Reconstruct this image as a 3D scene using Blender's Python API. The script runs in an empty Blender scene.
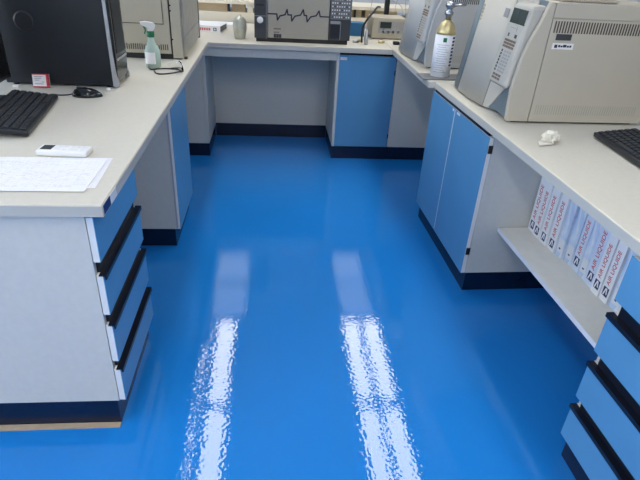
import bpy, bmesh, math, random
from mathutils import Vector, Matrix
random.seed(7)
scene = bpy.context.scene
COL = scene.collection

# ------------------------------------------------------------------ camera
yaw, pitch, roll = math.radians(6.2036), math.radians(-29.4511), math.radians(3.3583)
fw = Vector((math.sin(yaw)*math.cos(pitch), math.cos(yaw)*math.cos(pitch), math.sin(pitch)))
rt0 = Vector((math.cos(yaw), -math.sin(yaw), 0)); up0 = rt0.cross(fw)
rt = rt0*math.cos(roll) + up0*math.sin(roll)
up = -rt0*math.sin(roll) + up0*math.cos(roll)
cam_data = bpy.data.cameras.new('camera')
cam_data.sensor_width = 36; cam_data.lens = 521.58/640*36
cam_data.clip_start = 0.02; cam_data.clip_end = 60
cam = bpy.data.objects.new('camera', cam_data); COL.objects.link(cam)
M4 = Matrix((rt, up, -fw)).transposed().to_4x4(); M4.translation = Vector((0, 0, 1.3092))
cam.matrix_world = M4
scene.camera = cam

# ------------------------------------------------------------------ world and exposure
world = bpy.data.worlds.new('world'); scene.world = world; world.use_nodes = True
bg = world.node_tree.nodes['Background']
bg.inputs[0].default_value = (0.75, 0.85, 1.0, 1); bg.inputs[1].default_value = 0.6
vs = scene.view_settings
vs.view_transform = 'Standard'; vs.look = 'None'; vs.gamma = 1; vs.use_curve_mapping = False
vs.exposure = -0.30
LAMP = 16.0          # radiance of a lit tube strip
DIM = 2.2            # radiance of the dimmed fixtures
DAY = 8.5            # radiance of the unseen daylight windows
LAMP_COL = (1.0, 0.965, 0.90)

# ------------------------------------------------------------------ materials
def mat(name, col, rough=0.5, metal=0.0, noise=0.0, nscale=8.0, bump=0.0, bscale=200.0, spec=0.5, emit=None, trans=0.0, coat=0.0, ior=1.45, alpha=1.0):
    m = bpy.data.materials.new(name); m.use_nodes = True
    nt = m.node_tree; b = nt.nodes['Principled BSDF']
    b.inputs['Base Color'].default_value = (*col, 1)
    b.inputs['Roughness'].default_value = rough; b.inputs['Metallic'].default_value = metal
    b.inputs['Specular IOR Level'].default_value = spec
    b.inputs['Transmission Weight'].default_value = trans; b.inputs['IOR'].default_value = ior
    b.inputs['Coat Weight'].default_value = coat; b.inputs['Alpha'].default_value = alpha
    if emit:
        b.inputs['Emission Color'].default_value = (*emit[0], 1); b.inputs['Emission Strength'].default_value = emit[1]
    tc = nt.nodes.new('ShaderNodeTexCoord')
    if noise:
        n = nt.nodes.new('ShaderNodeTexNoise'); n.inputs['Scale'].default_value = nscale; n.inputs['Detail'].default_value = 4
        nt.links.new(tc.outputs['Object'], n.inputs['Vector'])
        r = nt.nodes.new('ShaderNodeValToRGB')
        r.color_ramp.elements[0].position = 0.3; r.color_ramp.elements[1].position = 0.7
        r.color_ramp.elements[0].color = (*[c*(1-noise) for c in col], 1)
        r.color_ramp.elements[1].color = (*[min(1, c*(1+noise)) for c in col], 1)
        nt.links.new(n.outputs['Fac'], r.inputs['Fac']); nt.links.new(r.outputs['Color'], b.inputs['Base Color'])
    if bump:
        n2 = nt.nodes.new('ShaderNodeTexNoise'); n2.inputs['Scale'].default_value = bscale; n2.inputs['Detail'].default_value = 2
        nt.links.new(tc.outputs['Object'], n2.inputs['Vector'])
        bp = nt.nodes.new('ShaderNodeBump'); bp.inputs['Strength'].default_value = bump; bp.inputs['Distance'].default_value = 0.002
        nt.links.new(n2.outputs['Fac'], bp.inputs['Height']); nt.links.new(bp.outputs['Normal'], b.inputs['Normal'])
    return m

def floor_material():
    m = mat('blue_epoxy', (0.012, 0.198, 0.60), rough=0.02, noise=0.05, nscale=1.1)
    nt = m.node_tree; b = nt.nodes['Principled BSDF']
    tc = nt.nodes.new('ShaderNodeTexCoord')
    fine = nt.nodes.new('ShaderNodeTexNoise'); fine.inputs['Scale'].default_value = 92; fine.inputs['Detail'].default_value = 0
    wide = nt.nodes.new('ShaderNodeTexNoise'); wide.inputs['Scale'].default_value = 4.0; wide.inputs['Detail'].default_value = 1
    for n in (fine, wide): nt.links.new(tc.outputs['Object'], n.inputs['Vector'])
    b1 = nt.nodes.new('ShaderNodeBump'); b1.inputs['Strength'].default_value = 1.0; b1.inputs['Distance'].default_value = 0.000165
    b2 = nt.nodes.new('ShaderNodeBump'); b2.inputs['Strength'].default_value = 1.0; b2.inputs['Distance'].default_value = 0.0005
    nt.links.new(wide.outputs['Fac'], b2.inputs['Height'])
    nt.links.new(fine.outputs['Fac'], b1.inputs['Height'])
    nt.links.new(b2.outputs['Normal'], b1.inputs['Normal']); nt.links.new(b1.outputs['Normal'], b.inputs['Normal'])
    return m

def swirl_material():
    m = mat('blue_streaked_card', (0.6, 0.72, 0.9), rough=0.35)
    nt = m.node_tree; b = nt.nodes['Principled BSDF']
    tc = nt.nodes.new('ShaderNodeTexCoord'); mp = nt.nodes.new('ShaderNodeMapping')
    mp.inputs['Scale'].default_value = (6, 14, 4); mp.inputs['Rotation'].default_value = (0.6, 0.2, 0.3)
    n = nt.nodes.new('ShaderNodeTexNoise'); n.inputs['Scale'].default_value = 1.3; n.inputs['Detail'].default_value = 3; n.inputs['Distortion'].default_value = 1.2
    r = nt.nodes.new('ShaderNodeValToRGB')
    r.color_ramp.elements[0].position = 0.34; r.color_ramp.elements[0].color = (0.25, 0.42, 0.72, 1)
    r.color_ramp.elements[1].position = 0.60; r.color_ramp.elements[1].color = (0.76, 0.81, 0.88, 1)
    nt.links.new(tc.outputs['Object'], mp.inputs['Vector']); nt.links.new(mp.outputs['Vector'], n.inputs['Vector'])
    nt.links.new(n.outputs['Fac'], r.inputs['Fac']); nt.links.new(r.outputs['Color'], b.inputs['Base Color'])
    return m

def printed_paper():
    m = mat('printed_paper', (0.84, 0.84, 0.86), rough=0.7)
    nt = m.node_tree; b = nt.nodes['Principled BSDF']
    tc = nt.nodes.new('ShaderNodeTexCoord')
    w = nt.nodes.new('ShaderNodeTexBrick'); w.inputs['Scale'].default_value = 1.0
    w.inputs['Brick Width'].default_value = 0.055; w.inputs['Row Height'].default_value = 0.0062; w.inputs['Mortar Size'].default_value = 0.0009
    w.inputs['Color1'].default_value = (0.82, 0.82, 0.85, 1); w.inputs['Color2'].default_value = (0.86, 0.86, 0.88, 1); w.inputs['Mortar'].default_value = (0.68, 0.68, 0.72, 1)
    nt.links.new(tc.outputs['Object'], w.inputs['Vector'])
    nt.links.new(w.outputs['Color'], b.inputs['Base Color'])
    return m

M = dict(
    floor=floor_material(),
    wall=mat('white_wall_paint', (0.72, 0.72, 0.70), 0.8, noise=0.02),
    ceiling=mat('ceiling_tile', (0.78, 0.78, 0.76), 0.9, noise=0.02, nscale=40),
    top=mat('cream_laminate', (0.63, 0.60, 0.52), 0.42, noise=0.025, nscale=90),
    edge=mat('grey_edge_band', (0.50, 0.49, 0.45), 0.45),
    panel=mat('grey_white_laminate', (0.60, 0.595, 0.56), 0.5, noise=0.025, nscale=60),
    shelf=mat('cream_white_shelf', (0.76, 0.74, 0.67), 0.5, noise=0.03, nscale=30),
    instr=mat('warm_grey_panel_paint', (0.37, 0.345, 0.285), 0.5, noise=0.02),
    blue=mat('blue_laminate', (0.095, 0.285, 0.51), 0.38, noise=0.04, nscale=5),
    navy=mat('navy_plinth', (0.004, 0.010, 0.034), 0.25, noise=0.2, nscale=6),
    black=mat('black_plastic', (0.012, 0.014, 0.018), 0.4),
    gloss=mat('gloss_black_plastic', (0.010, 0.011, 0.013), 0.16),
    keycap=mat('black_keycap', (0.016, 0.019, 0.024), 0.5),
    case=mat('black_painted_steel', (0.010, 0.013, 0.018), 0.45, noise=0.15, nscale=30),
    silver=mat('silver_plastic', (0.45, 0.46, 0.48), 0.35, metal=0.4),
    steel=mat('brushed_steel', (0.45, 0.46, 0.48), 0.28, metal=1.0),
    zinc=mat('dull_zinc', (0.26, 0.27, 0.28), 0.35, metal=0.5),
    chrome=mat('chrome', (0.78, 0.78, 0.80), 0.12, metal=1.0),
    vase=mat('green_grey_metal', (0.55, 0.56, 0.48), 0.38, metal=0.5, noise=0.12, nscale=25),
    gc=mat('beige_instrument_paint', (0.465, 0.43, 0.355), 0.5, noise=0.02),
    gcf=mat('pale_grey_instrument_front', (0.46, 0.445, 0.40), 0.7, noise=0.02, spec=0.3),
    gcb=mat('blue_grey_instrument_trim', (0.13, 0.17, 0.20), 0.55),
    gcdaylit=mat('daylit_instrument_paint', (0.44, 0.455, 0.46), 0.7, spec=0.3),  # cooler version of the analyser paint, window light put into the colour
    oldgc=mat('aged_beige_paint', (0.42, 0.385, 0.305), 0.5, noise=0.03),
    oldside=mat('taupe_side_paint', (0.36, 0.34, 0.29), 0.5, noise=0.10, nscale=20),
    dark=mat('dark_slot', (0.02, 0.02, 0.02), 0.6),
    vent=mat('vent_shadow_brown', (0.07, 0.06, 0.05), 0.6),
    grip=mat('navy_black_grip', (0.004, 0.006, 0.014), 0.38),
    charcoal=mat('charcoal_panel', (0.045, 0.047, 0.052), 0.45),
    greybtn=mat('grey_button', (0.30, 0.30, 0.30), 0.5),
    midgrey=mat('mid_grey_panel', (0.16, 0.16, 0.155), 0.5),
    brownbtn=mat('brown_button', (0.16, 0.11, 0.085), 0.5),
    lcd=mat('green_black_display', (0.03, 0.045, 0.04), 0.18),
    white=mat('white_plastic', (0.78, 0.78, 0.77), 0.4),
    card=mat('white_card', (0.80, 0.81, 0.84), 0.5),
    label=mat('white_label', (0.72, 0.74, 0.78), 0.5),
    paper=mat('plain_paper', (0.84, 0.84, 0.86), 0.7),
    printed=printed_paper(),
    swirl=swirl_material(),
    red=mat('red_ink', (0.55, 0.045, 0.07), 0.5),
    ink=mat('dark_ink', (0.03, 0.03, 0.05), 0.5),
    navyink=mat('navy_ink', (0.012, 0.03, 0.14), 0.5),
    faintink=mat('faint_print', (0.62, 0.62, 0.66), 0.7),
    greyink=mat('grey_ink', (0.40, 0.41, 0.45), 0.6),
    green=mat('green_plastic', (0.01, 0.16, 0.07), 0.4),
    liquid=mat('pale_green_bottle_plastic', (0.72, 0.88, 0.80), 0.12, trans=0.5, ior=1.2),
    clear=mat('clear_plastic', (0.95, 0.97, 0.97), 0.03, trans=1.0, ior=1.1),
    gold=mat('gold_shoulder', (0.60, 0.50, 0.26), 0.30, metal=0.45),
    cyan=mat('blue_carton', (0.02, 0.13, 0.30), 0.5),
    tan=mat('cardboard', (0.58, 0.46, 0.30), 0.8, noise=0.06),
    sealant=mat('tan_sealant', (0.42, 0.33, 0.23), 0.7, noise=0.1, nscale=20),
    rack=mat('white_rack_paint', (0.66, 0.61, 0.50), 0.5),
    tissue=mat('crumpled_tissue', (0.74, 0.71, 0.62), 0.85, bump=0.4, bscale=60),
    tube=mat('lit_tube', (0.9, 0.9, 0.9), 0.5, emit=(LAMP_COL, LAMP)),
    dim=mat('dim_louvre', (0.7, 0.7, 0.7), 0.5, emit=((0.93, 0.96, 1.0), DIM)),
    daylight=mat('daylight_pane', (0.8, 0.8, 0.8), 0.3, emit=((0.86, 0.93, 1.0), DAY)),
    frame=mat('fixture_frame', (0.75, 0.75, 0.75), 0.5),
)

# ------------------------------------------------------------------ mesh helpers
class MB:
    """collects shapes in one bmesh with material slots"""
    def __init__(s): s.bm = bmesh.new(); s.mats = []
    def mi(s, m):
        if m is None: return 0
        if m not in s.mats: s.mats.append(m)
        return s.mats.index(m)
    def box(s, x0, x1, y0, y1, z0, z1, m=None, bev=0.0, seg=2, rot=None):
        t = bmesh.new(); bmesh.ops.create_cube(t, size=1)
        for v in t.verts: v.co = Vector(((x0+x1)/2+v.co.x*(x1-x0), (y0+y1)/2+v.co.y*(y1-y0), (z0+z1)/2+v.co.z*(z1-z0)))
        if bev: bmesh.ops.bevel(t, geom=t.edges[:], offset=bev, segments=seg, affect='EDGES', profile=0.5)
        return s.add(t, m, rot)
    def add(s, t, m=None, rot=None, smooth=False):
        if rot is not None: bmesh.ops.transform(t, matrix=rot, verts=t.verts)
        i = s.mi(m); mp = {}
        for v in t.verts: mp[v] = s.bm.verts.new(v.co)
        for f in t.faces:
            try: g = s.bm.faces.new([mp[v] for v in f.verts]); g.material_index = i; g.smooth = f.smooth or smooth
            except ValueError: pass
        t.free(); return s
    def prism(s, pts, axis, a0, a1, m=None, rot=None, bev=0.0):
        """pts: 2D outline; axis 'x': (y,z) outline, 'y': (x,z), 'z': (x,y)"""
        t = bmesh.new()
        def P(p, a): return {'x': (a, p[0], p[1]), 'y': (p[0], a, p[1]), 'z': (p[0], p[1], a)}[axis]
        A = [t.verts.new(P(p, a0)) for p in pts]; B = [t.verts.new(P(p, a1)) for p in pts]
        t.faces.new(A); t.faces.new(B[::-1]); n = len(pts)
        for k in range(n): t.faces.new((A[k], B[k], B[(k+1) % n], A[(k+1) % n]))
        bmesh.ops.recalc_face_normals(t, faces=t.faces[:])
        if bev: bmesh.ops.bevel(t, geom=t.edges[:], offset=bev, segments=2, affect='EDGES', profile=0.5)
        return s.add(t, m, rot)
    def lathe(s, prof, c=(0, 0), m=None, n=28, rot=None):
        t = bmesh.new(); rings = []
        for r, z in prof:
            rings.append([t.verts.new((c[0]+max(r, 1e-5)*math.cos(2*math.pi*k/n), c[1]+max(r, 1e-5)*math.sin(2*math.pi*k/n), z)) for k in range(n)])
        for a, b in zip(rings, rings[1:]):
            for k in range(n): f = t.faces.new((a[k], a[(k+1) % n], b[(k+1) % n], b[k])); f.smooth = True
        t.faces.new(rings[0][::-1]); t.faces.new(rings[-1])
        return s.add(t, m, rot)
    def tube(s, pts, r, m=None, n=8, rot=None, smooth_path=True):
        P = [Vector(p) for p in pts]
        if smooth_path and len(P) > 2:
            Q = []
            for i in range(len(P)-1):
                p0, p1, p2, p3 = P[max(i-1, 0)], P[i], P[i+1], P[min(i+2, len(P)-1)]
                for k in range(6):
                    u = k/6
                    Q.append(0.5*((2*p1)+(p2-p0)*u+(2*p0-5*p1+4*p2-p3)*u*u+(3*p1-p0-3*p2+p3)*u**3))
            Q.append(P[-1]); P = Q
        t = bmesh.new(); rings = []; ref = Vector((0.13, 0.21, 1)).normalized()
        for i, p in enumerate(P):
            d = (P[min(i+1, len(P)-1)]-P[max(i-1, 0)]).normalized()
            a = d.cross(ref)
            if a.length < 1e-3: a = d.cross(Vector((1, 0, 0)))
            a.normalize(); b = d.cross(a)
            rings.append([t.verts.new(p+r*(a*math.cos(2*math.pi*k/n)+b*math.sin(2*math.pi*k/n))) for k in range(n)])
        for a, b in zip(rings, rings[1:]):
            for k in range(n): f = t.faces.new((a[k], b[k], b[(k+1) % n], a[(k+1) % n])); f.smooth = True
        t.faces.new(rings[0]); t.faces.new(rings[-1][::-1])
        bmesh.ops.recalc_face_normals(t, faces=t.faces[:])
        return s.add(t, m, rot)
    def build(s, name, m, parent=None, loc=None, label=None):
        me = bpy.data.meshes.new(name)
        s.bm.to_mesh(me); s.bm.free()
        ms = s.mats or [m]
        for q in ms: me.materials.append(q)
        o = bpy.data.objects.new(name, me); COL.objects.link(o)
        if parent: o.parent = parent
        if loc: o.location = loc
        if label: o['label'] = label
        return o

def thing(name, label, cat, loc=(0, 0, 0), rz=0.0, group=None):
    o = bpy.data.objects.new(name, None); COL.objects.link(o)
    o.empty_display_size = 0.05
    o.location = loc; o.rotation_euler = (0, 0, rz); o['label'] = label; o['category'] = cat
    if group: o['group'] = group
    return o
def tag(o, label, cat, group=None):
    o['label'] = label; o['category'] = cat
    if group: o['group'] = group
    return o
def struct(name, mb, m):
    o = mb.build(name, m); o['kind'] = 'structure'; return o
def text_obj(name, body, size, m, parent, matrix, ext=0.0003, align='LEFT'):
    cu = bpy.data.curves.new(name, 'FONT'); cu.body = body; cu.size = size; cu.extrude = ext
    cu.align_x = align; cu.align_y = 'CENTER'
    tmp = bpy.data.objects.new('tmp', cu); COL.objects.link(tmp)
    dg = bpy.context.evaluated_depsgraph_get()
    me = bpy.data.meshes.new_from_object(tmp.evaluated_get(dg))
    bpy.data.objects.remove(tmp); bpy.data.curves.remove(cu)
    me.transform(matrix); me.materials.clear(); me.materials.append(m); me.name = name
    o = bpy.data.objects.new(name, me); COL.objects.link(o); o.parent = parent
    return o

# the right-hand bench runs at a slight angle: its own frame, x from the worktop edge away from the aisle, y along the bench
TH = 0.0278
RO = Vector((0.8564, 0.8333, 0))
def R(x, y, z=0): return RO + Vector((math.cos(TH)*x-math.sin(TH)*y, math.sin(TH)*x+math.cos(TH)*y, z))

T = 0.75          # worktop height
TB = 0.718        # underside of the worktops
CEIL = 2.70

# ------------------------------------------------------------------ room shell
X0, X1, Y0, Y1 = -4.2, 4.4, -2.6, 6.9
struct('floor', MB().box(X0, X1, Y0, Y1, -0.05, 0), M['floor'])
struct('ceiling', MB().box(X0, X1, Y0, Y1, CEIL+0.012, CEIL+0.06), M['ceiling'])
struct('wall_back', MB().box(X0, X1, Y1, Y1+0.1, 0, CEIL+0.06), M['wall'])
struct('wall_left', MB().box(X0-0.1, X0, Y0, Y1, 0, CEIL+0.06), M['wall'])
struct('wall_right', MB().box(X1, X1+0.1, Y0, Y1, 0, CEIL+0.06), M['wall'])
struct('wall_front', MB().box(X0, X1, Y0-0.1, Y0, 0, CEIL+0.06), M['wall'])

# unseen daylight windows in the left wall; the farthest added to brighten the right bench
for k, (a, b) in enumerate(((-2.3, -0.45), (-0.25, 1.6), (1.8, 3.65))):
    w = MB(); w.box(X0+0.002, X0+0.012, a, b, 0.95, 2.35)
    wo = struct(f'window_{k+1}', w, M['daylight'])
    f = MB()
    for y_ in (a-0.03, (a+b)/2-0.02, b-0.01): f.box(X0+0.0, X0+0.04, y_, y_+0.04, 0.91, 2.39)
    for z_ in (0.91, 2.35): f.box(X0+0.0, X0+0.04, a-0.03, b+0.03, z_, z_+0.04)
    f.build('window_frame', M['frame'], wo)

# ceiling fixtures (their reflections streak the floor)
FC = (CEIL+1.3092)/1.3092
def fixture(x0, x1, y0, y1, strips, m, label, group):
    t = thing('ceiling_light', label, 'ceiling light', ((x0+x1)/2, (y0+y1)/2, CEIL), 0, group)
    cx, cy = (x0+x1)/2, (y0+y1)/2
    f = MB(); w = 0.012
    f.box(x0-cx, x1-cx, y0-cy, y0-cy+w, -0.006, 0.012); f.box(x0-cx, x1-cx, y1-cy-w, y1-cy, -0.006, 0.012)
    f.box(x0-cx, x0-cx+w, y0-cy+w, y1-cy-w, -0.006, 0.012); f.box(x1-cx-w, x1-cx, y0-cy+w, y1-cy-w, -0.006, 0.012)
    f.box(x0-cx+w, x1-cx-w, y0-cy+w, y1-cy-w, 0.006, 0.012)
    f.build('frame', M['frame'], t)
    for a, b in strips:
        MB().box(a-cx, b-cx, y0-cy+0.02, y1-cy-0.02, 0.0, 0.005).build('diffuser', m, t)
LW = [(-0.238*FC, -0.2325*FC), (-0.200*FC, -0.138*FC)]
RW = [(0.290*FC, 0.348*FC), (0.3675*FC, 0.4245*FC)]
fx = [(-0.245*FC, -0.12*FC, LW, 'left'), (0.283*FC, 0.432*FC, RW, 'right')]
lit = 'lit strip lights on the ceiling'; dimg = 'dim louvred lights on the ceiling'
for x0, x1, st, side in fx:
    for a, b in ((1.220, 1.652), (0.775, 1.205)):
        where = 'farther' if a > 1 else 'nearer'
        fixture(x0, x1, a*FC, b*FC, st, M['tube'], f'lit ceiling strip light over the {side} side of the aisle, the {where} of two', lit)
    for k, (a, b) in enumerate(((1.675, 1.915), (1.925, 2.165))):
        xa, xb = (-0.243*FC, -0.095*FC) if side == 'left' else (0.290*FC, 0.425*FC)
        fixture(xa, xb, a*FC, b*FC, [(xa+0.02, xb-0.02)], M['dim'], f'dim ceiling light beyond the bright strips, {side} row, {"nearer" if k == 0 else "farther"} one', dimg)
for x0, x1, st, side in fx:      # unseen lights added above and behind the photographer to brighten facing fronts
    fixture(x0, x1, -0.6, 0.7, st, M['tube'], f'added unseen ceiling strip light above the photographer on the {side}', lit)
    fixture(x0, x1, -2.3, -1.0, [(x0+0.03, x1-0.03)], M['tube'], f'added unseen ceiling strip light behind the photographer on the {side}', lit)

# ------------------------------------------------------------------ worktops
def worktop(label, outline):
    z0, z1 = TB, T
    o = MB(); o.prism(outline, 'z', z0, z1, M['top'], bev=0.0025)
    ob = o.build('worktop', M['top']); return tag(ob, label, 'worktop')
def edge_strip(mb, p, q, th=0.0015):
    """grey band on a vertical worktop edge from p to q"""
    d = Vector((q[0]-p[0], q[1]-p[1])).normalized(); n = Vector((d.y, -d.x))*th
    mb.prism([p, q, (q[0]+n.x, q[1]+n.y), (p[0]+n.x, p[1]+n.y)], 'z', TB+0.002, T-0.003)
wl = worktop('cream laminate worktop running along the left and across the back of the aisle',
             [(-1.45, 1.143), (-0.397, 1.143), (-0.397, 3.4625), (0.773, 3.4625), (0.773, 4.40), (-1.45, 4.40)])
e = MB(); edge_strip(e, (-1.45, 1.143), (-0.397, 1.143)); edge_strip(e, (-0.397, 1.143), (-0.397, 3.4625)); edge_strip(e, (-0.397, 3.4625), (0.773, 3.4625))
e.build('edge_band', M['edge'], wl, label='grey edge band')
s = MB(); s.box(-0.3955, -0.3945, 1.150, 1.205, TB+0.005, T-0.003); s.build('edge_label', M['navyink'], wl, label='dark blue sticker on the corner of the edge')
s = MB(); s.box(-0.3955, -0.3945, 1.207, 1.262, TB+0.004, T-0.004); s.build('edge_label', M['label'], wl, label='pale sticker on the edge')
s = MB(); s.box(-0.385, -0.265, 3.4600, 3.4609, TB+0.012, T-0.006); s.build('edge_label', M['greyink'], wl, label='grey sticker on the far edge')
wb = worktop('cream worktop in the far right corner under the farther analyser',
             [(0.776, 2.5745), (1.70, 2.602), (1.70, 4.40), (0.776, 4.40)])
e = MB(); edge_strip(e, (0.776, 3.4625), (0.776, 2.5745)); e.build('edge_band', M['edge'], wb, label='grey edge band')
c = [R(0, -0.6), R(0.86, -0.6), R(0.86, 1.738), R(0, 1.738)]
wr = worktop('cream worktop on the right carrying the nearer analyser and a keyboard', [(p.x, p.y) for p in c])
e = MB(); edge_strip(e, (c[3].x, c[3].y), (c[0].x, c[0].y)); e.build('edge_band', M['edge'], wr, label='grey edge band')

# ------------------------------------------------------------------ under-bench units
# in unit coordinates the front is the plane x = 0 looking towards -x, y runs along the bench, the body goes to +x
DZ = [(0.098, 0.219), (0.250, 0.378), (0.415, 0.540), (0.581, 0.708)]
def front_board(mb, y0, y1, z0, z1, th=0.018, x=0.0):
    mb.box(x, x+0.002, y0, y1, z0, z1, M['blue'])
    mb.box(x+0.002, x+th, y0, y1, z0, z1, M['white'])
def drawer_unit(t, y0, y1, depth, plinth_x, near_y):
    w = 0.016
    c = MB()
    c.box(0.020, depth, y0, y0+w, 0.095, TB-0.002); c.box(0.020, depth, y1-w, y1, 0.095, TB-0.002)
    c.box(depth-w, depth, y0+w, y1-w, 0.095, TB-0.002); c.box(0.020, depth-w, y0+w, y1-w, 0.095, 0.11)
    c.build('carcass', M['panel'], t)
    MB().box(plinth_x, depth, y0+0.002, y1-0.002, 0, 0.094).build('plinth', M['navy'], t)
    for z0, z1 in DZ:
        d = MB(); front_board(d, y0+0.001, y1-0.001, z0, z1)
        do = d.build('drawer', M['blue'], t)
        h = MB(); zt = z1
        h.box(0.012, 0.020, y0+0.018, y1-0.018, zt, zt+(0.031 if z1 < 0.7 else 0.008))
        if z1 < 0.7:
            h.box(-0.007, 0.012, y0+0.001, y1-0.001, zt-0.003, zt+0.001)
            h.box(-0.007, -0.003, y0+0.001, y1-0.001, zt-0.012, zt-0.003)
        h.build('handle', M['grip'], do, label='black channel grip along the top edge')
# left drawer pedestal: mirrored so that it faces the aisle
def mirror_thing(name, label, cat, front_x, group=None):
    """unit whose front looks to +X: turned half way round, so unit y runs to -Y"""
    return thing(name, label, cat, (front_x, 0, 0), math.pi, group)
t = mirror_thing('drawer_unit', 'blue four-drawer pedestal with pale end panel at the near end of the left bench', 'drawer unit', -0.428)
drawer_unit(t, -1.575, -1.160, 0.60, 0.026, 0)
MB().prism([(0.62, -1.138), (0.026, -1.142), (0.026, -1.1605), (0.62, -1.1605)], 'z', 0, 0.004).build('sealant_strip', M['sealant'], t, label='tan sealant line at the foot of the plinth')
# right drawer pedestal
t = thing('drawer_unit', 'blue drawer pedestal at the lower right corner, beside the binder shelf', 'drawer unit', R(0, 0), TH)
drawer_unit(t, -0.30, 0.160, 0.60, 0.030, 0)

def door_leaf(parent, y0, y1, z0, z1, name='door'):
    d = MB(); front_board(d, y0, y1, z0, z1); return d.build(name, M['blue'], parent)
def cupboard(t, y0, y1, depth, plinth_x, doors, zt=0.703, plinth_y=0.0):
    MB().box(0.020, depth, y0, y1, 0.092, TB-0.002).build('carcass', M['panel'], t)
    MB().box(plinth_x, depth, y0+plinth_y, y1-plinth_y, 0, 0.091).build('plinth', M['navy'], t)
    MB().box(0.004, 0.019, y0+0.02, y1-0.02, zt+0.002, TB-0.001).build('top_rail', M['navy'], t)
    out = []
    for a, b in doors: out.append(door_leaf(t, a, b, 0.092, zt))
    return out
t = mirror_thing('cupboard', 'narrow blue cupboard under the left worktop between two knee spaces', 'cupboard', -0.428)
cupboard(t, -2.665, -2.243, 0.55, 0.026, [(-2.664, -2.244)])
MB().box(0.012, 0.0195, -2.2425, -2.2395, 0.10, 0.70).build('edge_strip', M['greyink'], t, label='thin grey seam strip beside the door')
# right cupboard with two doors
t = thing('cupboard', 'blue two-door cupboard under the right worktop, beside the binder shelf', 'cupboard', R(0, 0), TH)
ds = cupboard(t, 1.026, 1.752, 0.60, 0.024, [(1.0265, 1.417), (1.423, 1.751)])
for z in (0.655, 0.20):
    MB().box(0.004, 0.021, 1.0225, 1.0265, z-0.014, z+0.018).build('hinge', M['black'], ds[0], label='black hinge on the door edge')
MB().box(-0.0008, 0, 1.355, 1.392, 0.690, 0.701).build('door_label', M['label'], ds[0], label='small white sticker at the top corner')
MB().box(-0.0008, 0, 1.430, 1.452, 0.690, 0.701).build('door_label', M['label'], ds[1], label='small white sticker at the top corner')
MB().box(-0.0006, 0.018, 1.4174, 1.4226, 0.10, 0.70).build('door_seam', M['label'], t, label='pale strip between the doors')
# far left corner cabinet
t = thing('corner_cabinet', 'grey blank corner cabinet in the far left corner beneath the worktop', 'cabinet', (-0.421, 3.482, 0))
MB().box(-0.55, -0.022, 0, 0.443, 0.089, TB-0.002).build('carcass', M['panel'], t)
MB().box(-0.0205, 0, -0.001, 0.443, 0.089, TB-0.002, bev=0.001).build('end_panel', M['panel'], t)
MB().box(-0.55, -0.001, 0.001, 0.443, 0, 0.088).build('plinth', M['navy'], t)
# knee space back panel
t = thing('modesty_panel', 'grey back panel of the knee space under the far worktop', 'panel', (0, 3.932, 0))
MB().box(-0.4195, 0.4195, 0, 0.016, 0.096, TB-0.002).build('panel', M['panel'], t)
MB().box(-0.4195, 0.4195, -0.004, 0.016, 0, 0.095).build('plinth', M['navy'], t)
# apron rail
o = MB().box(-0.4195, 0.4185, 3.484, 3.502, 0.664, TB-0.001, bev=0.001).build('apron_rail', M['panel'])
tag(o, 'grey apron rail under the far worktop edge above the knee space', 'rail')
# back cupboard with blue door (unit y to -X after a quarter turn; the front looks to -Y)
t = thing('cupboard', 'blue single-door cupboard under the far worktop, right of its knee space', 'cupboard', (0.42, 3.482, 0))
MB().box(0.0, 0.016, 0.0, 0.448, 0.089, TB-0.002).build('side_panel', M['panel'], t)
MB().box(0.0165, 0.392, 0.022, 0.448, 0.089, TB-0.002).build('carcass', M['panel'], t)
MB().box(0.002, 0.392, 0.001, 0.448, 0, 0.088).build('plinth', M['navy'], t)
MB().box(0.0165, 0.392, 0.006, 0.021, 0.702, TB-0.001).build('top_rail', M['navy'], t)
d = MB(); d.box(0.0165, 0.391, 0.0, 0.002, 0.091, 0.700, M['blue']); d.box(0.0165, 0.391, 0.002, 0.020, 0.091, 0.700, M['white'])
do = d.build('door', M['blue'], t)
MB().box(0.022, 0.066, -0.0008, 0, 0.670, 0.688).build('door_label', M['label'], do, label='small white sticker at the top corner')
for z in (0.60, 0.17): MB().box(0.386, 0.3925, -0.004, 0.004, z-0.015, z+0.015).build('hinge', M['black'], do, label='black hinge')
# filler panel
t = thing('filler_panel', 'grey panel right of the far blue cupboard, seen through the right knee space', 'panel', (0.815, 3.485, 0))
MB().box(0, 0.50, 0, 0.016, 0.091, TB-0.002).build('panel', M['panel'], t)
MB().box(0, 0.50, -0.002, 0.016, 0, 0.090).build('plinth', M['navy'], t)
# unseen backs added to the other knee spaces to block window light
t = thing('light_block_panel', 'unseen grey panel added to block light behind the left bench knee spaces', 'panel', (-1.0, 1.58, 0))
MB().box(-0.05, -0.034, 0.0, 2.33, 0.096, TB-0.002).build('panel', M['panel'], t)
MB().box(-0.05, -0.030, 0.0, 2.33, 0, 0.095).build('plinth', M['navy'], t)
t = thing('light_block_panel', 'unseen grey panel added to block light behind the far right knee space', 'panel', (1.33, 2.66, 0))
MB().box(0.0, 0.016, 0.0, 1.27, 0.096, TB-0.002).build('panel', M['panel'], t)
MB().box(-0.004, 0.016, 0.0, 1.27, 0, 0.095).build('plinth', M['navy'], t)
# binder shelf and panel behind it
t = thing('binder_shelf', 'pale shelf under the right worktop holding a row of binders', 'shelf', R(0, 0), TH)
MB().box(0.121, 0.535, 0.163, 1.022, 0.300, 0.318, bev=0.001).build('shelf_board', M['shelf'], t)
MB().box(0.1195, 0.121, 0.163, 1.022, 0.300, 0.318).build('edge_highlight', M['label'], t, label='white strip painted as the front edge highlight')  # white strip puts the highlight along the shelf edge into colour
MB().box(0.536, 0.552, 0.163, 1.022, 0.04, TB-0.002).build('back_panel', M['panel'], t)

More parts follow.
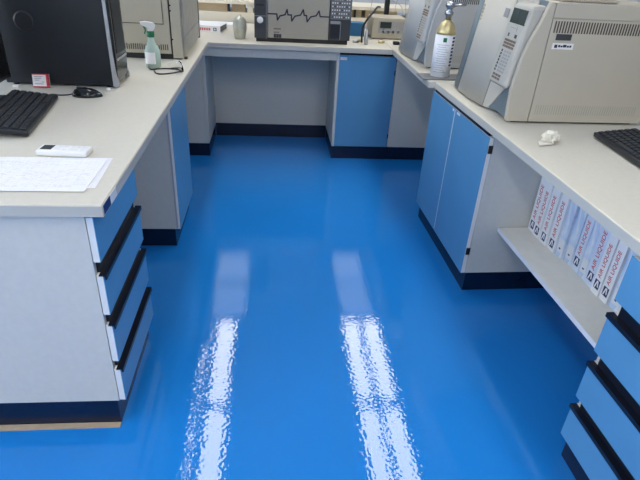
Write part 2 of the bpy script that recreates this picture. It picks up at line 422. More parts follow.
# ------------------------------------------------------------------ binders
yb = [1.020, 0.966, 0.917, 0.864, 0.812, 0.764, 0.715, 0.668, 0.622, 0.566, 0.522, 0.478, 0.430, 0.375]
xf = [0.250, 0.244, 0.247, 0.254, 0.260, 0.270, 0.272, 0.272, 0.268, 0.262, 0.266, 0.274, 0.284]
kind = ['t', 't', 't', 't', 's', 's', 'p', 's', 'p', 'b', 'b', 's', 'p']
BL = ['white binder with red lettering, first in the row, against the cupboard side',
      'white binder with red lettering, second in the row from the blue cupboard',
      'white binder with red lettering, third in the row from the blue cupboard',
      'white binder with red lettering, fourth from the blue cupboard, next to two streaked spines',
      'blue-streaked binder with a small spine tag, left of a matching pair',
      'blue-streaked binder with a small spine tag, right of a matching pair',
      'pale blue binder with lettering standing between blue-streaked spines',
      'blue-streaked binder without lettering in the middle of the right half of the row',
      'pale blue binder with faint red lettering just left of two bold white binders',
      'white binder with bold red lettering, left of the bold pair',
      'white binder with bold red lettering, right of the bold pair',
      'blue-streaked binder beside the bold red-lettered pair, toward the drawers',
      'pale binder with red lettering, last in the row beside the drawers']
M['pale'] = mat('pale_blue_card', (0.62, 0.70, 0.84), 0.45, noise=0.06, nscale=12)
for k in range(13):
    w = yb[k]-yb[k+1]-0.0025; h = 0.285; d = 0.215
    t = thing('binder', BL[k], 'binder', R(xf[k], (yb[k]+yb[k+1])/2, 0.3182), TH, 'gas company binders on the shelf')
    cm = {'t': M['card'], 'b': M['card'], 's': M['swirl'], 'p': M['pale']}[kind[k]]
    c = MB(); c.box(0, 0.002, -w/2, w/2, 0, h); c.box(0.002, d, -w/2, -w/2+0.002, 0, h); c.box(0.002, d, w/2-0.002, w/2, 0, h)
    c.build('cover', cm, t)
    MB().box(0.006, d-0.006, -w/2+0.003, w/2-0.003, 0.004, h-0.004).build('pages', M['paper'], t)
    # writing runs up the spine: text x -> +z, text y -> +y (spine seen from -x)
    def spine(y, z): return Matrix(((0, 0, -1, -0.0006), (0, 1, 0, y), (1, 0, 0, z), (0, 0, 0, 1))) @ Matrix.Identity(4)
    if kind[k] in 'tbp':
        red = M['red'] if kind[k] != 'p' else M['red']
        es = min(0.029, w*0.64); zz = 0.012 if kind[k] == 't' else 0.02
        em = MB(); em.box(-0.0008, 0, -es/2, es/2, zz+0.001, zz+0.034); eo = em.build('emblem', M['navyink'], t, label='navy square emblem')
        # white slanted stroke mark inside the emblem
        a = MB()
        a.prism([(es*0.36, zz+0.004), (es*0.10, zz+0.031), (-es*0.08, zz+0.031), (es*0.16, zz+0.004)], 'x', -0.0014, -0.0008)
        a.prism([(-es*0.02, zz+0.031), (-es*0.20, zz+0.031), (-es*0.38, zz+0.010), (-es*0.20, zz+0.010)], 'x', -0.0014, -0.0008)
        a.build('emblem_mark', M['card'], eo, label='white mark')
        # mirrored handedness is handled by the proper rotation: text up = +y side is left when read from -x
        mt = Matrix(((0, 0, -1, -0.0007), (0, 1, 0, 0.0), (1, 0, 0, zz+0.046), (0, 0, 0, 1)))
        # rotation must be proper: columns are images of text x, y, z
        size = min(w*0.56, 0.027)
        mt = Matrix(((0, 0, -1, -0.0007), (0, 1, 0, 0), (1, 0, 0, zz+0.044), (0, 0, 0, 1)))
        tx = text_obj('lettering', 'AIR LIQUIDE', size, red, t, mt)
    else:
        MB().box(-0.0006, 0, -w*0.36, w*0.36, 0.02, 0.075).build('spine_tag', M['label'], t, label='small white tag')
        MB().box(-0.0011, -0.0006, -w*0.10, w*0.12, 0.032, 0.038).build('tag_print', M['navyink'], t, label='dark print')

# ------------------------------------------------------------------ left bench: computer
def keyboard(label, loc, rz, length=0.46, depth=0.155, tilt=0.028):
    """local y along the key rows; the user sits at +x for the left one; back edge (raised) at -x"""
    t = thing('keyboard', label, 'keyboard', loc, rz)
    ang = math.atan2(tilt-0.006, depth)
    rot = Matrix.Rotation(ang, 4, 'Y'); rot.translation = Vector((0, 0, 0.004))
    b = MB(); b.box(-depth, 0, 0, length, 0, 0.016, bev=0.004, rot=rot)
    b.build('body', M['black'], t)
    k = MB(); rows = 6; cols = 21
    for r_ in range(rows):
        y = 0.012
        x1 = -0.010-r_*0.0232; 
        while y < length-0.022:
            w = 0.0185
            if r_ == 0 and 0.11 < y < 0.15: w = 0.10
            if length-0.135 < y < length-0.122 : y += 0.012
            k.box(x1-0.0178, x1, y, min(y+w, length-0.012), 0.0145, 0.0215, bev=0.0018, seg=1, rot=rot)
            y += w+0.0048
    k.build('keys', M['keycap'], t)
    f = MB(); f.box(-depth+0.006, -depth+0.024, 0.03, 0.06, 0, tilt-0.004); f.box(-depth+0.006, -depth+0.024, length-0.06, length-0.03, 0, tilt-0.004)
    f.build('feet', M['black'], t)
    return t
d_ = math.atan2(0.065, 0.471)
keyboard('black keyboard on the left worktop beside a computer mouse', (-0.738, 1.606, T), d_, length=0.436)
# right keyboard: back edge to +x, so turned round
p = R(0.336, 0.912, T)
keyboard('black keyboard on the right worktop near the analyser', (p.x, p.y, T), math.pi+TH-0.09, length=0.45)

# computer tower
t = thing('computer_tower', 'black desktop computer tower on the left worktop', 'computer', (-1.072, 2.254, T))
b = MB(); b.box(0, 0.420, 0.0, 0.183, 0.008, 0.43, bev=0.004); b.build('case', M['case'], t)
bz = MB()
bz.prism([(0.424, 0.004), (0.432, 0.008), (0.440, 0.03), (0.443, 0.10), (0.443, 0.44), (0.424, 0.44)], 'y', 0.006, 0.177, bev=0.003)
bz.build('bezel', M['gloss'], t)
tr = MB()
for y0_, y1_ in ((-0.002, 0.0055), (0.1775, 0.185)):
    tr.prism([(0.421, 0.008), (0.428, 0.0), (0.444, 0.008), (0.445, 0.025), (0.438, 0.05), (0.434, 0.14), (0.432, 0.44), (0.421, 0.44)], 'y', y0_, y1_)
tr.prism([(0.4425, 0.105), (0.4470, 0.105), (0.4470, 0.112), (0.4425, 0.112)], 'y', 0.02, 0.165)
tr.build('trim', M['silver'], t)
MB().box(0.4435, 0.4450, 0.03, 0.155, 0.13, 0.40, bev=0.0005).build('drive_flap', M['black'], t)
el = MB(); el.lathe([(0.038, 0), (0.038, 0.0012), (0.030, 0.0012), (0.0, 0.0006)], rot=Matrix.Translation((0.117, -0.0002, 0.245)) @ Matrix.Rotation(math.pi/2, 4, 'X'))
el.build('side_disc', M['black'], t)
ft = MB()
for x, y in ((0.03, 0.02), (0.03, 0.16), (0.40, 0.02), (0.40, 0.16)): ft.lathe([(0.012, 0), (0.012, 0.008)], (x, y), n=14)
ft.build('feet', M['black'], t)

def monitor(label, loc, rz):
    """screen looks to +x, y along its width"""
    t = thing('monitor', label, 'monitor', loc, rz)
    MB().box(-0.035, 0, -0.25, 0.25, 0.042, 0.36, bev=0.006).build('housing', M['black'], t)
    MB().box(0.0002, 0.0015, -0.235, 0.235, 0.06, 0.345).build('screen', M['gloss'], t)
    s = MB(); s.box(-0.06, -0.036, -0.03, 0.03, 0.011, 0.22, bev=0.004); s.build('stand_neck', M['black'], t)
    s = MB(); s.box(-0.17, 0.03, -0.11, 0.11, 0.0, 0.010, bev=0.003); s.build('stand_base', M['black'], t)
    return t
monitor('black monitor cut off by the left edge of the picture', (-1.022, 1.95, T), 0.0)
p = R(0.625, 0.775, T)
monitor('black monitor cut off by the right edge of the picture', (p.x, p.y, T), math.pi+TH)
o = MB(); o.box(-0.012, 0.012, -0.009, 0.009, 0, 0.010, bev=0.003)
o.build('x', M['white'])
x = bpy.data.objects['x']; x.name = 'white_plug'; x.data.name = 'white_plug'; x.location = (-1.020, 2.215, T); tag(x, 'small white plug under the left monitor edge', 'plug')

# mouse
t = thing('computer_mouse', 'black computer mouse in front of the computer tower', 'mouse', (-0.714, 2.112, T), 0.05)
tm = bmesh.new(); bmesh.ops.create_uvsphere(tm, u_segments=24, v_segments=14, radius=1)
for v in tm.verts:
    z = v.co.z
    v.co = Vector((v.co.x*0.057, v.co.y*(0.030+0.003*math.cos(v.co.x*2)), (max(z, -0.05)*0.033 if z > 0 else 0)*(1-0.25*v.co.x)+0.0005))
mb = MB(); mb.add(tm, None, smooth=True); mb.build('body', M['gloss'], t)
MB().box(-0.036, -0.018, -0.004, 0.004, 0.018, 0.036, bev=0.002).build('scroll_wheel', M['charcoal'], t)
MB().tube([(-0.054, 0, 0.008), (-0.075, 0.004, 0.003), (-0.105, 0.0, 0.0028), (-0.135, 0.012, 0.0028)], 0.0022).build('cable', M['black'], t)
o = MB().lathe([(0.008, 0), (0.0085, 0.006), (0.007, 0.011), (0.002, 0.012)], n=18).build('bottle_cap', M['white']); o.location = (-0.658, 2.20, T)
tag(o, 'tiny white cap by the foot of the computer tower', 'cap')

# small pack leaning on the tower
t = thing('small_carton', 'small white and red carton leaning on the computer tower', 'box', (-0.922, 2.217, T+0.0005), 0.04)
rot = Matrix.Rotation(-0.22, 4, 'X')
MB().box(-0.030, 0.030, -0.010, 0.008, 0.002, 0.054, bev=0.0008, rot=rot).build('box', M['card'], t)
c = MB(); c.box(0.022, 0.0302, -0.0106, 0.0, 0.002, 0.054, rot=rot); c.box(-0.030, 0.022, -0.0106, -0.0099, 0.050, 0.054, rot=rot); c.box(-0.030, 0.022, -0.0106, -0.0099, 0.002, 0.006, rot=rot)
c.build('red_band', M['red'], t)
c = MB()
for k, (a, b) in enumerate(((-0.022, 0.010), (-0.022, 0.004), (-0.020, -0.004), (0.004, 0.016), (-0.022, 0.012))):
    z = 0.042-k*0.007
    c.box(a, b, -0.0106, -0.0099, z, z+0.003, rot=rot)
c.build('print', M['greyink'], t)

# remote control
t = thing('remote_control', 'white air conditioner remote control on the left worktop', 'remote control', (-0.590, 1.478, T), -0.06)
MB().box(-0.070, 0.072, -0.027, 0.027, 0.0, 0.018, bev=0.005).build('body', M['white'], t)
MB().box(-0.060, -0.030, -0.017, 0.017, 0.0179, 0.0188).build('display', M['charcoal'], t)
c = MB()
for x_ in (-0.015, 0.000, 0.020, 0.035, 0.050):
    for y_ in (-0.012, 0.010): c.box(x_, x_+0.009, y_-0.004, y_+0.004, 0.0179, 0.0192, bev=0.0004, seg=1)
c.build('buttons', M['label'], t)

# sheets of paper
def sheet(label, cx, cy, rz, z, w=0.297, d=0.21, m='printed'):
    o = MB().box(-w/2, w/2, -d/2, d/2, 0, 0.0006).build('paper_sheet', M[m]); o.location = (cx, cy, z); o.rotation_euler = (0, 0, rz)
    return tag(o, label, 'paper', 'paper sheets on the left worktop')
sheet('printed sheet sticking out from under the others toward the aisle', -0.592, 1.338, 0.045, T+0.0002)
sheet('top printed sheet of the papers on the left worktop', -0.607, 1.318, 0.012, T+0.0022)
top_sheet = [o for o in COL.objects if o.name.startswith('paper_sheet')][-1]
pr = MB()
for r_ in range(26):
    y_ = 0.088-r_*0.0066; x_ = -0.138
    while x_ < 0.132:
        w_ = random.uniform(0.004, 0.016)
        dense = (x_ < -0.02 and r_ < 9) or (x_ > 0.03 and r_ > 17)
        if random.random() < (0.75 if dense else 0.30): pr.box(x_, x_+w_, y_, y_+0.0016, 0.0006, 0.0008)
        x_ += w_+0.004
pr.build('print_lines', M['faintink'], top_sheet)
sheet('printed sheet farther left under the top sheet', -0.760, 1.335, 0.03, T+0.0012)

# spray bottle
t = thing('spray_bottle', 'clear spray bottle with green collar and white trigger', 'bottle', (-0.572, 2.685, T), 0.25); t.scale = (0.95, 0.95, 0.95)
MB().lathe([(0.030, 0.0), (0.038, 0.004), (0.039, 0.06), (0.037, 0.085), (0.028, 0.105), (0.017, 0.122), (0.0155, 0.145), (0.015, 0.146)]).build('bottle_body', M['liquid'], t)
MB().lathe([(0.018, 0.1465), (0.0185, 0.150), (0.0185, 0.170), (0.016, 0.173)]).build('collar', M['green'], t)
h = MB(); h.prism([(-0.044, 0.205), (-0.046, 0.216), (-0.020, 0.219), (0.015, 0.214), (0.027, 0.203), (0.022, 0.188), (0.013, 0.1735), (-0.012, 0.1735), (-0.014, 0.190), (-0.030, 0.198)], 'y', -0.011, 0.011, bev=0.002)
h.build('spray_head', M['white'], t)
h = MB(); h.prism([(-0.034, 0.196), (-0.022, 0.194), (-0.018, 0.178), (-0.026, 0.160), (-0.032, 0.160), (-0.026, 0.178)], 'y', -0.006, 0.006, bev=0.001)
h.build('trigger', M['green'], t)
lb = MB(); tm = bmesh.new(); n = 12; A = []; B = []
for k in range(n+1):
    a = math.radians(-145+k*85/n) - 0.25
    A.append(tm.verts.new((0.0396*math.cos(a), 0.0396*math.sin(a), 0.022))); B.append(tm.verts.new((0.0396*math.cos(a), 0.0396*math.sin(a), 0.078)))
for k in range(n): tm.faces.new((A[k], A[k+1], B[k+1], B[k]))
lb.add(tm); lo = lb.build('paper_label', M['paper'], t)
sm = lo.modifiers.new('thickness', 'SOLIDIFY'); sm.thickness = 0.0006; sm.offset = 1
MB().tube([(0, 0, 0.02), (0.003, 0, 0.08), (0, 0, 0.15)], 0.002).build('dip_tube', M['white'], t)

# safety glasses
t = thing('safety_glasses', 'clear safety glasses with black arms beside the spray bottle', 'glasses', (-0.492, 2.598, T), 0.0)
g = MB()
g.tube([(-0.095, 0.045, 0.006), (-0.075, 0.010, 0.005), (-0.030, 0.030, 0.006), (0.035, 0.010, 0.010), (0.075, -0.030, 0.010)], 0.0035)
g.tube([(-0.060, -0.010, 0.005), (-0.035, -0.070, 0.004), (0.010, -0.075, 0.006), (0.078, -0.040, 0.012)], 0.0035)
g.build('arms', M['black'], t)
g = MB(); tm = bmesh.new(); ra = []; rb_ = []
for k in range(17):
    a = math.radians(-15+k*120/16); x_, y_ = 0.012+0.066*math.cos(a), -0.012+0.058*math.sin(a)
    ra.append(tm.verts.new((x_, y_, 0.006))); rb_.append(tm.verts.new((x_*0.92, y_*0.95, 0.046-0.00035*(k-8)**2)))
for k in range(16): f = tm.faces.new((ra[k], ra[k+1], rb_[k+1], rb_[k])); f.smooth = True
g.add(tm); lo = g.build('lens', M['clear'], t); sm = lo.modifiers.new('thickness', 'SOLIDIFY'); sm.thickness = 0.0018
g = MB(); g.tube([(0.0+0.012*0.92+0.066*0.92*math.cos(math.radians(a)), (-0.012+0.058*math.sin(math.radians(a)))*0.95, 0.047-0.00035*((a+15)/7.5-8)**2) for a in range(-15, 106, 20)], 0.0015)
g.build('lens_rim', M['label'], t)

# old beige analyser behind the tower
t = thing('gas_analyser', 'aged beige laboratory analyser at the far end of the left worktop', 'analyser', (-0.459, 2.882, T))
b = MB(); b.box(-0.55, -0.058, 0, 0.66, 0.028, 0.47, bev=0.002); b.build('housing', M['oldgc'], t)
b = MB(); b.box(-0.050, 0, 0, 0.62, 0.008, 0.47, bev=0.002); b.build('side_column', M['oldgc'], t)
b = MB(); b.box(-0.0575, -0.0505, 0.004, 0.60, 0.03, 0.46); b.build('gap', M['dark'], t, label='dark gap')
b = MB(); b.box(0.0005, 0.012, 0.02, 0.60, 0.115, 0.46, bev=0.002); b.box(0.0005, 0.012, 0.02, 0.60, 0.03, 0.112, bev=0.002); b.build('side_cover', M['oldside'], t)
b = MB(); b.box(0.0005, 0.014, 0.602, 0.630, 0.02, 0.46, bev=0.002); b.build('rear_post', M['charcoal'], t)
b = MB(); b.box(-0.55, -0.055, 0.012, 0.64, 0.0, 0.027); b.build('base', M['dark'], t)
b = MB(); b.box(-0.55, -0.088, -0.003, -0.0005, 0.172, 0.47, bev=0.0008); b.build('door_panel', M['oldgc'], t)
b = MB(); b.box(-0.55, -0.086, -0.0036, -0.0031, 0.170, 0.1735); b.box(-0.088, -0.0855, -0.0036, -0.0031, 0.170, 0.47); b.build('door_seam', M['vent'], t, label='dark seam around the door')
b = MB()
for k in range(26):
    x_ = -0.345+k*0.0107
    b.box(x_, x_+0.005, -0.0008, 0.001, 0.046, 0.074 if k % 7 else 0.070)
b.build('vent_slots', M['vent'], t)
b = MB()
for x_, z_ in ((-0.047, 0.26), (-0.047, 0.235), (-0.047, 0.10)): b.lathe([(0.004, 0), (0.004, 0.004)], rot=Matrix.Translation((x_, -0.0002, z_)) @ Matrix.Rotation(math.pi/2, 4, 'X'), n=12)
b.build('screws', M['dark'], t)
b = MB(); b.box(0.002, 0.018, 0.02, 0.034, 0.0, 0.012); b.build('corner_foot', M['charcoal'], t)

# ------------------------------------------------------------------ back bench
o = MB().lathe([(0.031, 0), (0.034, 0.003), (0.039, 0.03), (0.044, 0.060), (0.045, 0.080), (0.042, 0.105), (0.035, 0.122), (0.026, 0.131), (0.012, 0.134), (0.011, 0.144), (0.0, 0.146)]).build('metal_flask', M['vase'])
o.location = (-0.207, 3.655, T); tag(o, 'dull green-grey metal flask on the far worktop', 'flask')

t = thing('ring_binder', 'thick white ring binder lying flat behind the old analyser', 'binder', (-0.350, 3.852, T), -0.16)
c = MB(); c.box(-0.29, 0, 0.0, 0.22, 0, 0.003); c.box(-0.29, 0, 0.0, 0.22, 0.040, 0.043); c.box(-0.29, 0, -0.003, 0.0, 0, 0.043)
c.build('cover', M['card'], t)
MB().box(-0.285, -0.006, 0.004, 0.205, 0.0035, 0.036).build('pages', M['charcoal'], t)
c = MB()
for k in range(8): c.box(-0.165+k*0.0125, -0.157+k*0.0125, -0.0038, -0.003, 0.012, 0.028)
c.build('spine_print', M['red'], t)
MB().box(-0.048, -0.026, -0.0038, -0.003, 0.010, 0.031).build('spine_mark', M['ink'], t)
MB().box(-0.042, -0.033, -0.0044, -0.0038, 0.014, 0.027).build('spine_mark_centre', M['card'], t)
o = MB().box(-0.2, 0.12, 0, 0.18, 0, 0.018, bev=0.001).build('document_stack', M['paper']); o.location = (-0.33, 4.115, T); tag(o, 'flat pile of papers behind the ring binder', 'papers')

# instrument with trace pattern
t = thing('chart_instrument', 'grey and black laboratory instrument with a zigzag trace on its front', 'instrument', (-0.110, 3.560, T))
MB().box(0.004, 0.609, 0.022, 0.42, 0.026, 0.42, bev=0.002).build('housing', M['gc'], t)
MB().box(0.010, 0.600, 0.010, 0.40, 0.0, 0.025).build('base', M['dark'], t)
fp = MB().box(0.084, 0.472, 0.004, 0.021, 0.026, 0.42, bev=0.0015).build('front_panel', M['instr'], t)
lc = MB().box(0.0, 0.080, 0.0, 0.021, 0.022, 0.42, bev=0.002).build('dark_column', M['charcoal'], t)
MB().box(0.002, 0.078, -0.0006, 0, 0.152, 0.155).build('column_seam', M['greybtn'], lc)
MB().box(0.012, 0.060, -0.0006, 0, 0.212, 0.222).build('column_mark', M['dark'], lc)
MB().lathe([(0.0195, 0), (0.0195, 0.004), (0.014, 0.009), (0.0, 0.010)], rot=Matrix.Translation((0.036, -0.0003, 0.130)) @ Matrix.Rotation(math.pi/2, 4, 'X')).build('dial', M['label'], lc)
MB().box(0.074, 0.0765, -0.0006, 0, 0.02, 0.40).build('column_trim', M['greybtn'], lc)
rc = MB().box(0.475, 0.613, 0.0, 0.021, 0.026, 0.42, bev=0.002).build('keypad_column', M['charcoal'], t)
MB().box(0.482, 0.545, -0.0006, 0, 0.125, 0.142).build('pale_strip', M['greybtn'], rc)
MB().box(0.484, 0.543, -0.0008, 0, 0.035, 0.120).build('blank_cover', M['black'], rc)
MB().box(0.5475, 0.5500, -0.0006, 0, 0.03, 0.14).build('seam', M['greybtn'], rc)
MB().box(0.480, 0.610, -0.0010, 0, 0.152, 0.40).build('keypad', M['midgrey'], rc, label='grey keypad')
kb = MB()
for r_ in range(11):
    for c_ in range(8): kb.box(0.4875+c_*0.0150, 0.4950+c_*0.0150, -0.003, -0.001, 0.162+r_*0.0205, 0.170+r_*0.0205, M['label'] if (c_*2+r_) % 5 else M['charcoal'])
kb.build('keypad_buttons', M['label'], rc)
# zigzag trace: one continuous line of short bars
pts = [(0, 0.168), (0.056, 0.168), (0.060, 0.133), (0.076, 0.158), (0.108, 0.166), (0.120, 0.197), (0.126, 0.166), (0.148, 0.166), (0.150, 0.130), (0.170, 0.160), (0.205, 0.168), (0.222, 0.200), (0.228, 0.168), (0.244, 0.166), (0.248, 0.130), (0.270, 0.160), (0.304, 0.168), (0.322, 0.197), (0.330, 0.164), (0.385, 0.164)]
tr = MB()
for (a, b), (c_, d_2) in zip(pts, pts[1:]):
    L = math.hypot(c_-a, d_2-b); nx, nz = -(d_2-b)/L*0.0042, (c_-a)/L*0.0042
    ex, ez = (c_-a)/L*0.002, (d_2-b)/L*0.002
    tr.prism([(0.085+a+nx-ex, b+nz-ez), (0.085+a-nx-ex, b-nz-ez), (0.085+c_-nx+ex, d_2-nz+ez), (0.085+c_+nx+ex, d_2+nz+ez)], 'y', 0.0030, 0.0040)
tr.build('trace', M['ink'], fp, label='black zigzag trace')
c = MB(); c.box(0.122, 0.128, 0.0032, 0.004, 0.079, 0.084)
for k in range(6): c.box(0.124+k*0.0075, 0.1295+k*0.0075, 0.0032, 0.004, 0.077, 0.085)
for k in range(4): c.box(0.124+k*0.0085, 0.130+k*0.0085, 0.0032, 0.004, 0.057, 0.064)
c.build('small_print', M['brownbtn'], fp)
c = MB()
for k in range(3): c.box(0.122+k*0.0168, 0.1375+k*0.0168, 0.0032, 0.004, 0.028, 0.050)
c.build('dark_plate', M['charcoal'], fp)
MB().box(0.175, 0.47, 0.0034, 0.004, 0.049, 0.0505).build('panel_line', M['greybtn'], fp)

o = MB().box(-0.06, 0.06, -0.05, 0.05, 0, 0.088, bev=0.001).build('carton', M['cyan']); o.location = (0.605, 4.02, T); tag(o, 'dark blue carton behind the zigzag instrument', 'carton')
# bench meter to the right
t = thing('bench_meter', 'small beige bench meter with grey faceplate on the far worktop', 'meter', (0.800, 3.872, T))
MB().box(-0.098, 0.14, 0, 0.22, 0.006, 0.140, bev=0.004).build('housing', M['oldgc'], t)
MB().box(-0.056, 0.125, -0.003, -0.0002, 0.040, 0.122, bev=0.001).build('faceplate', M['greybtn'], t)
MB().box(-0.045, 0.035, -0.0055, -0.0032, 0.075, 0.115).build('display', M['lcd'], t)
c = MB()
for k in range(4):
    for j in range(2): c.lathe([(0.006, 0), (0.006, 0.004)], rot=Matrix.Translation((-0.02+k*0.036, -0.0032, 0.052+j*0.0)) @ Matrix.Rotation(math.pi/2, 4, 'X'), n=12)
c.build('knobs', M['label'], t)
c = MB()
for x_ in (-0.08, 0.12):
    for y_ in (0.02, 0.2): c.lathe([(0.009, 0), (0.009, 0.006)], (x_, y_), n=12)
c.build('feet', M['black'], t)
# black column, tubing, fittings
t = thing('support_stand', 'black upright support stand behind the bench meter', 'stand', (0.850, 4.17, T))
MB().box(-0.07, 0.07, -0.05, 0.05, 0, 0.012, bev=0.002).build('foot', M['black'], t)
MB().box(-0.018, 0.018, -0.014, 0.014, 0.012, 0.52, bev=0.003).build('column', M['black'], t)
o = MB().tube([(0.60, 3.66, T+0.004), (0.602, 3.68, T+0.09), (0.635, 3.70, T+0.15), (0.685, 3.76, T+0.195), (0.72, 3.85, T+0.21), (0.76, 3.96, T+0.20)], 0.007).build('black_hose', M['black']); tag(o, 'black hose arching from the worktop to the bench meter', 'hose')
def loop(pts, label):
    o = MB().tube(pts, 0.0022).build('thin_tubing', M['silver']); return tag(o, label, 'tubing', 'thin tubing loops behind the bench meter')
loop([(0.70, 4.13, T+0.003), (0.72, 4.12, T+0.16), (0.735, 4.105, T+0.25), (0.80, 4.105, T+0.28), (0.86, 4.105, T+0.24), (0.955, 4.11, T+0.18), (0.965, 4.12, T+0.003)], 'thin grey tubing loop arching over the bench meter, wider one')
loop([(0.94, 4.24, T+0.003), (0.93, 4.23, T+0.20), (0.96, 4.22, T+0.245), (1.0, 4.22, T+0.215), (1.02, 4.24, T+0.003)], 'thin grey tubing loop right of the black stand, smaller one')
o = MB().lathe([(0.014, 0), (0.014, 0.05), (0.010, 0.055), (0.010, 0.075), (0.006, 0.078), (0.006, 0.09)], n=18).build('gas_filter', M['steel']); o.location = (0.622, 3.615, T); tag(o, 'small upright steel fitting at the foot of the black hose', 'fitting')
for k, (x_, y_, rz, m_) in enumerate(((0.56, 3.665, 0.3, 'steel'), (0.595, 3.72, 1.2, 'gold'), (0.74, 3.70, 0.2, 'gold'))):
    o = MB().tube([(-0.02, 0, 0.009), (0.02, 0, 0.009)], 0.009, smooth_path=False, n=6).build('pipe_fitting', M[m_]); o.location = (x_, y_, T); o.rotation_euler = (0, 0, rz)
    tag(o, ['small steel pipe fitting beside the zigzag instrument', 'small brass pipe fitting between instrument and steel fitting', 'small brass pipe fitting in front of the bench meter'][k], 'fitting', 'loose pipe fittings on the far worktop')
o = MB().box(-0.022, 0.022, -0.018, 0.018, 0, 0.022, bev=0.007, seg=3).build('rubber_stopper', M['black']); o.location = (0.835, 3.66, T); tag(o, 'small black stopper lying by the far right corner of the worktop', 'stopper')

# reagent rack behind the benches
t = thing('reagent_rack', 'white shelf rack along the back of the far worktop', 'rack', (0, 4.45, T))
MB().box(-1.45, 1.70, 0.0, 0.018, 0.0, 0.070).build('upstand', M['rack'], t)
MB().box(-1.45, 1.70, 0.02, 0.36, 0.052, 0.068).build('lower_shelf', M['rack'], t)
MB().box(-1.45, 1.70, 0.0, 0.36, 0.128, 0.152).build('upper_shelf', M['rack'], t)
for x_ in (-0.95, -0.17, 0.42, 1.1): MB().box(x_-0.022, x_+0.022, 0.021, 0.06, 0.069, 0.127).build('post', M['rack'], t)
MB().box(-1.45, 1.70, 0.30, 0.36, -0.75, 0.051).build('rear_board', M['rack'], t)
MB().box(-0.345, -0.325, 0.022, 0.032, 0.069, 0.127).build('bracket', M['black'], t)
MB().box(0.648, 0.668, 0.022, 0.032, 0.069, 0.127).build('bracket', M['black'], t)
bx = [(-0.76, 0.27, 'left of the ring binder'), (-0.485, 0.27, 'behind the ring binder'), (-0.265, 0.10, 'behind the metal flask'), (0.05, 0.34, 'behind the zigzag instrument'), (0.60, 0.24, 'right of the zigzag instrument'), (0.88, 0.26, 'behind the bench meter'), (1.30, 0.26, 'behind the farther analyser')]
for x_, w_, wh in bx:
    o = MB().box(-w_/2, w_/2, 0, 0.20, 0, 0.055, bev=0.001).build('cardboard_box', M['tan']); o.location = (x_, 4.515, T+0.0685)
    tag(o, f'low cardboard box on the rack, {wh}', 'box', 'cardboard boxes in the rack')

# ------------------------------------------------------------------ right bench: analysers
def lerp(a, b, u): return a+(b-a)*u
def interp(tab, v):
    for (a, fa), (b, fb) in zip(tab, tab[1:]):
        if v <= b: return lerp(fa, fb, min(1, max(0, (v-a)/(b-a))))
    return tab[-1][1]
PLAN = [(0.0, 0.076), (0.143, 0.087), (0.216, 0.058), (0.335, 0.044), (0.473, 0.046), (0.56, 0.056), (0.61, 0.070), (0.645, 0.100), (0.655, 0.135)]
def fx_(y, z): return interp(PLAN, y) + 0.137*z
def front_patch(mb, ys, z0, z1, m, back=0.150, off=0.0):
    """solid between the curved leaning front and the plane x = back"""
    t = bmesh.new(); zs = [z0, z1]
    F = [[t.verts.new((fx_(y, z)+off, y, z)) for z in zs] for y in ys]
    B = [[t.verts.new((back, y, z)) for z in zs] for y in ys]
    n = len(ys)
    for k in range(n-1):
        f = t.faces.new((F[k][0], F[k][1], F[k+1][1], F[k+1][0])); f.smooth = True
        t.faces.new((B[k][0], B[k+1][0], B[k+1][1], B[k][1]))
        t.faces.new((F[k][0], F[k+1][0], B[k+1][0], B[k][0])); t.faces.new((F[k][1], B[k][1], B[k+1][1], F[k+1][1]))
    t.faces.new((F[0][0], B[0][0], B[0][1], F[0][1])); t.faces.new((F[-1][0], F[-1][1], B[-1][1], B[-1][0]))
    bmesh.ops.recalc_face_normals(t, faces=t.faces[:])
    mb.add(t, m)
def wedge_patch(mb, rows, off, back=0.150, n=6):
    t = bmesh.new(); F = []; B = []
    for z, a, b in rows:
        F.append([t.verts.new((fx_(a+(b-a)*k/n, z)+off, a+(b-a)*k/n, z)) for k in range(n+1)])
        B.append([t.verts.new((back, a+(b-a)*k/n, z)) for k in range(n+1)])
    for i in range(len(rows)-1):
        for k in range(n):
            t.faces.new((F[i][k], F[i+1][k], F[i+1][k+1], F[i][k+1])); t.faces.new((B[i][k], B[i][k+1], B[i+1][k+1], B[i+1][k]))
        t.faces.new((F[i][0], B[i][0], B[i+1][0], F[i+1][0])); t.faces.new((F[i][n], F[i+1][n], B[i+1][n], B[i][n]))
    for k in range(n):
        t.faces.new((F[0][k], F[0][k+1], B[0][k+1], B[0][k])); t.faces.new((F[-1][k], B[-1][k], B[-1][k+1], F[-1][k+1]))
    bmesh.ops.recalc_face_normals(t, faces=t.faces[:])
    mb.add(t, None)
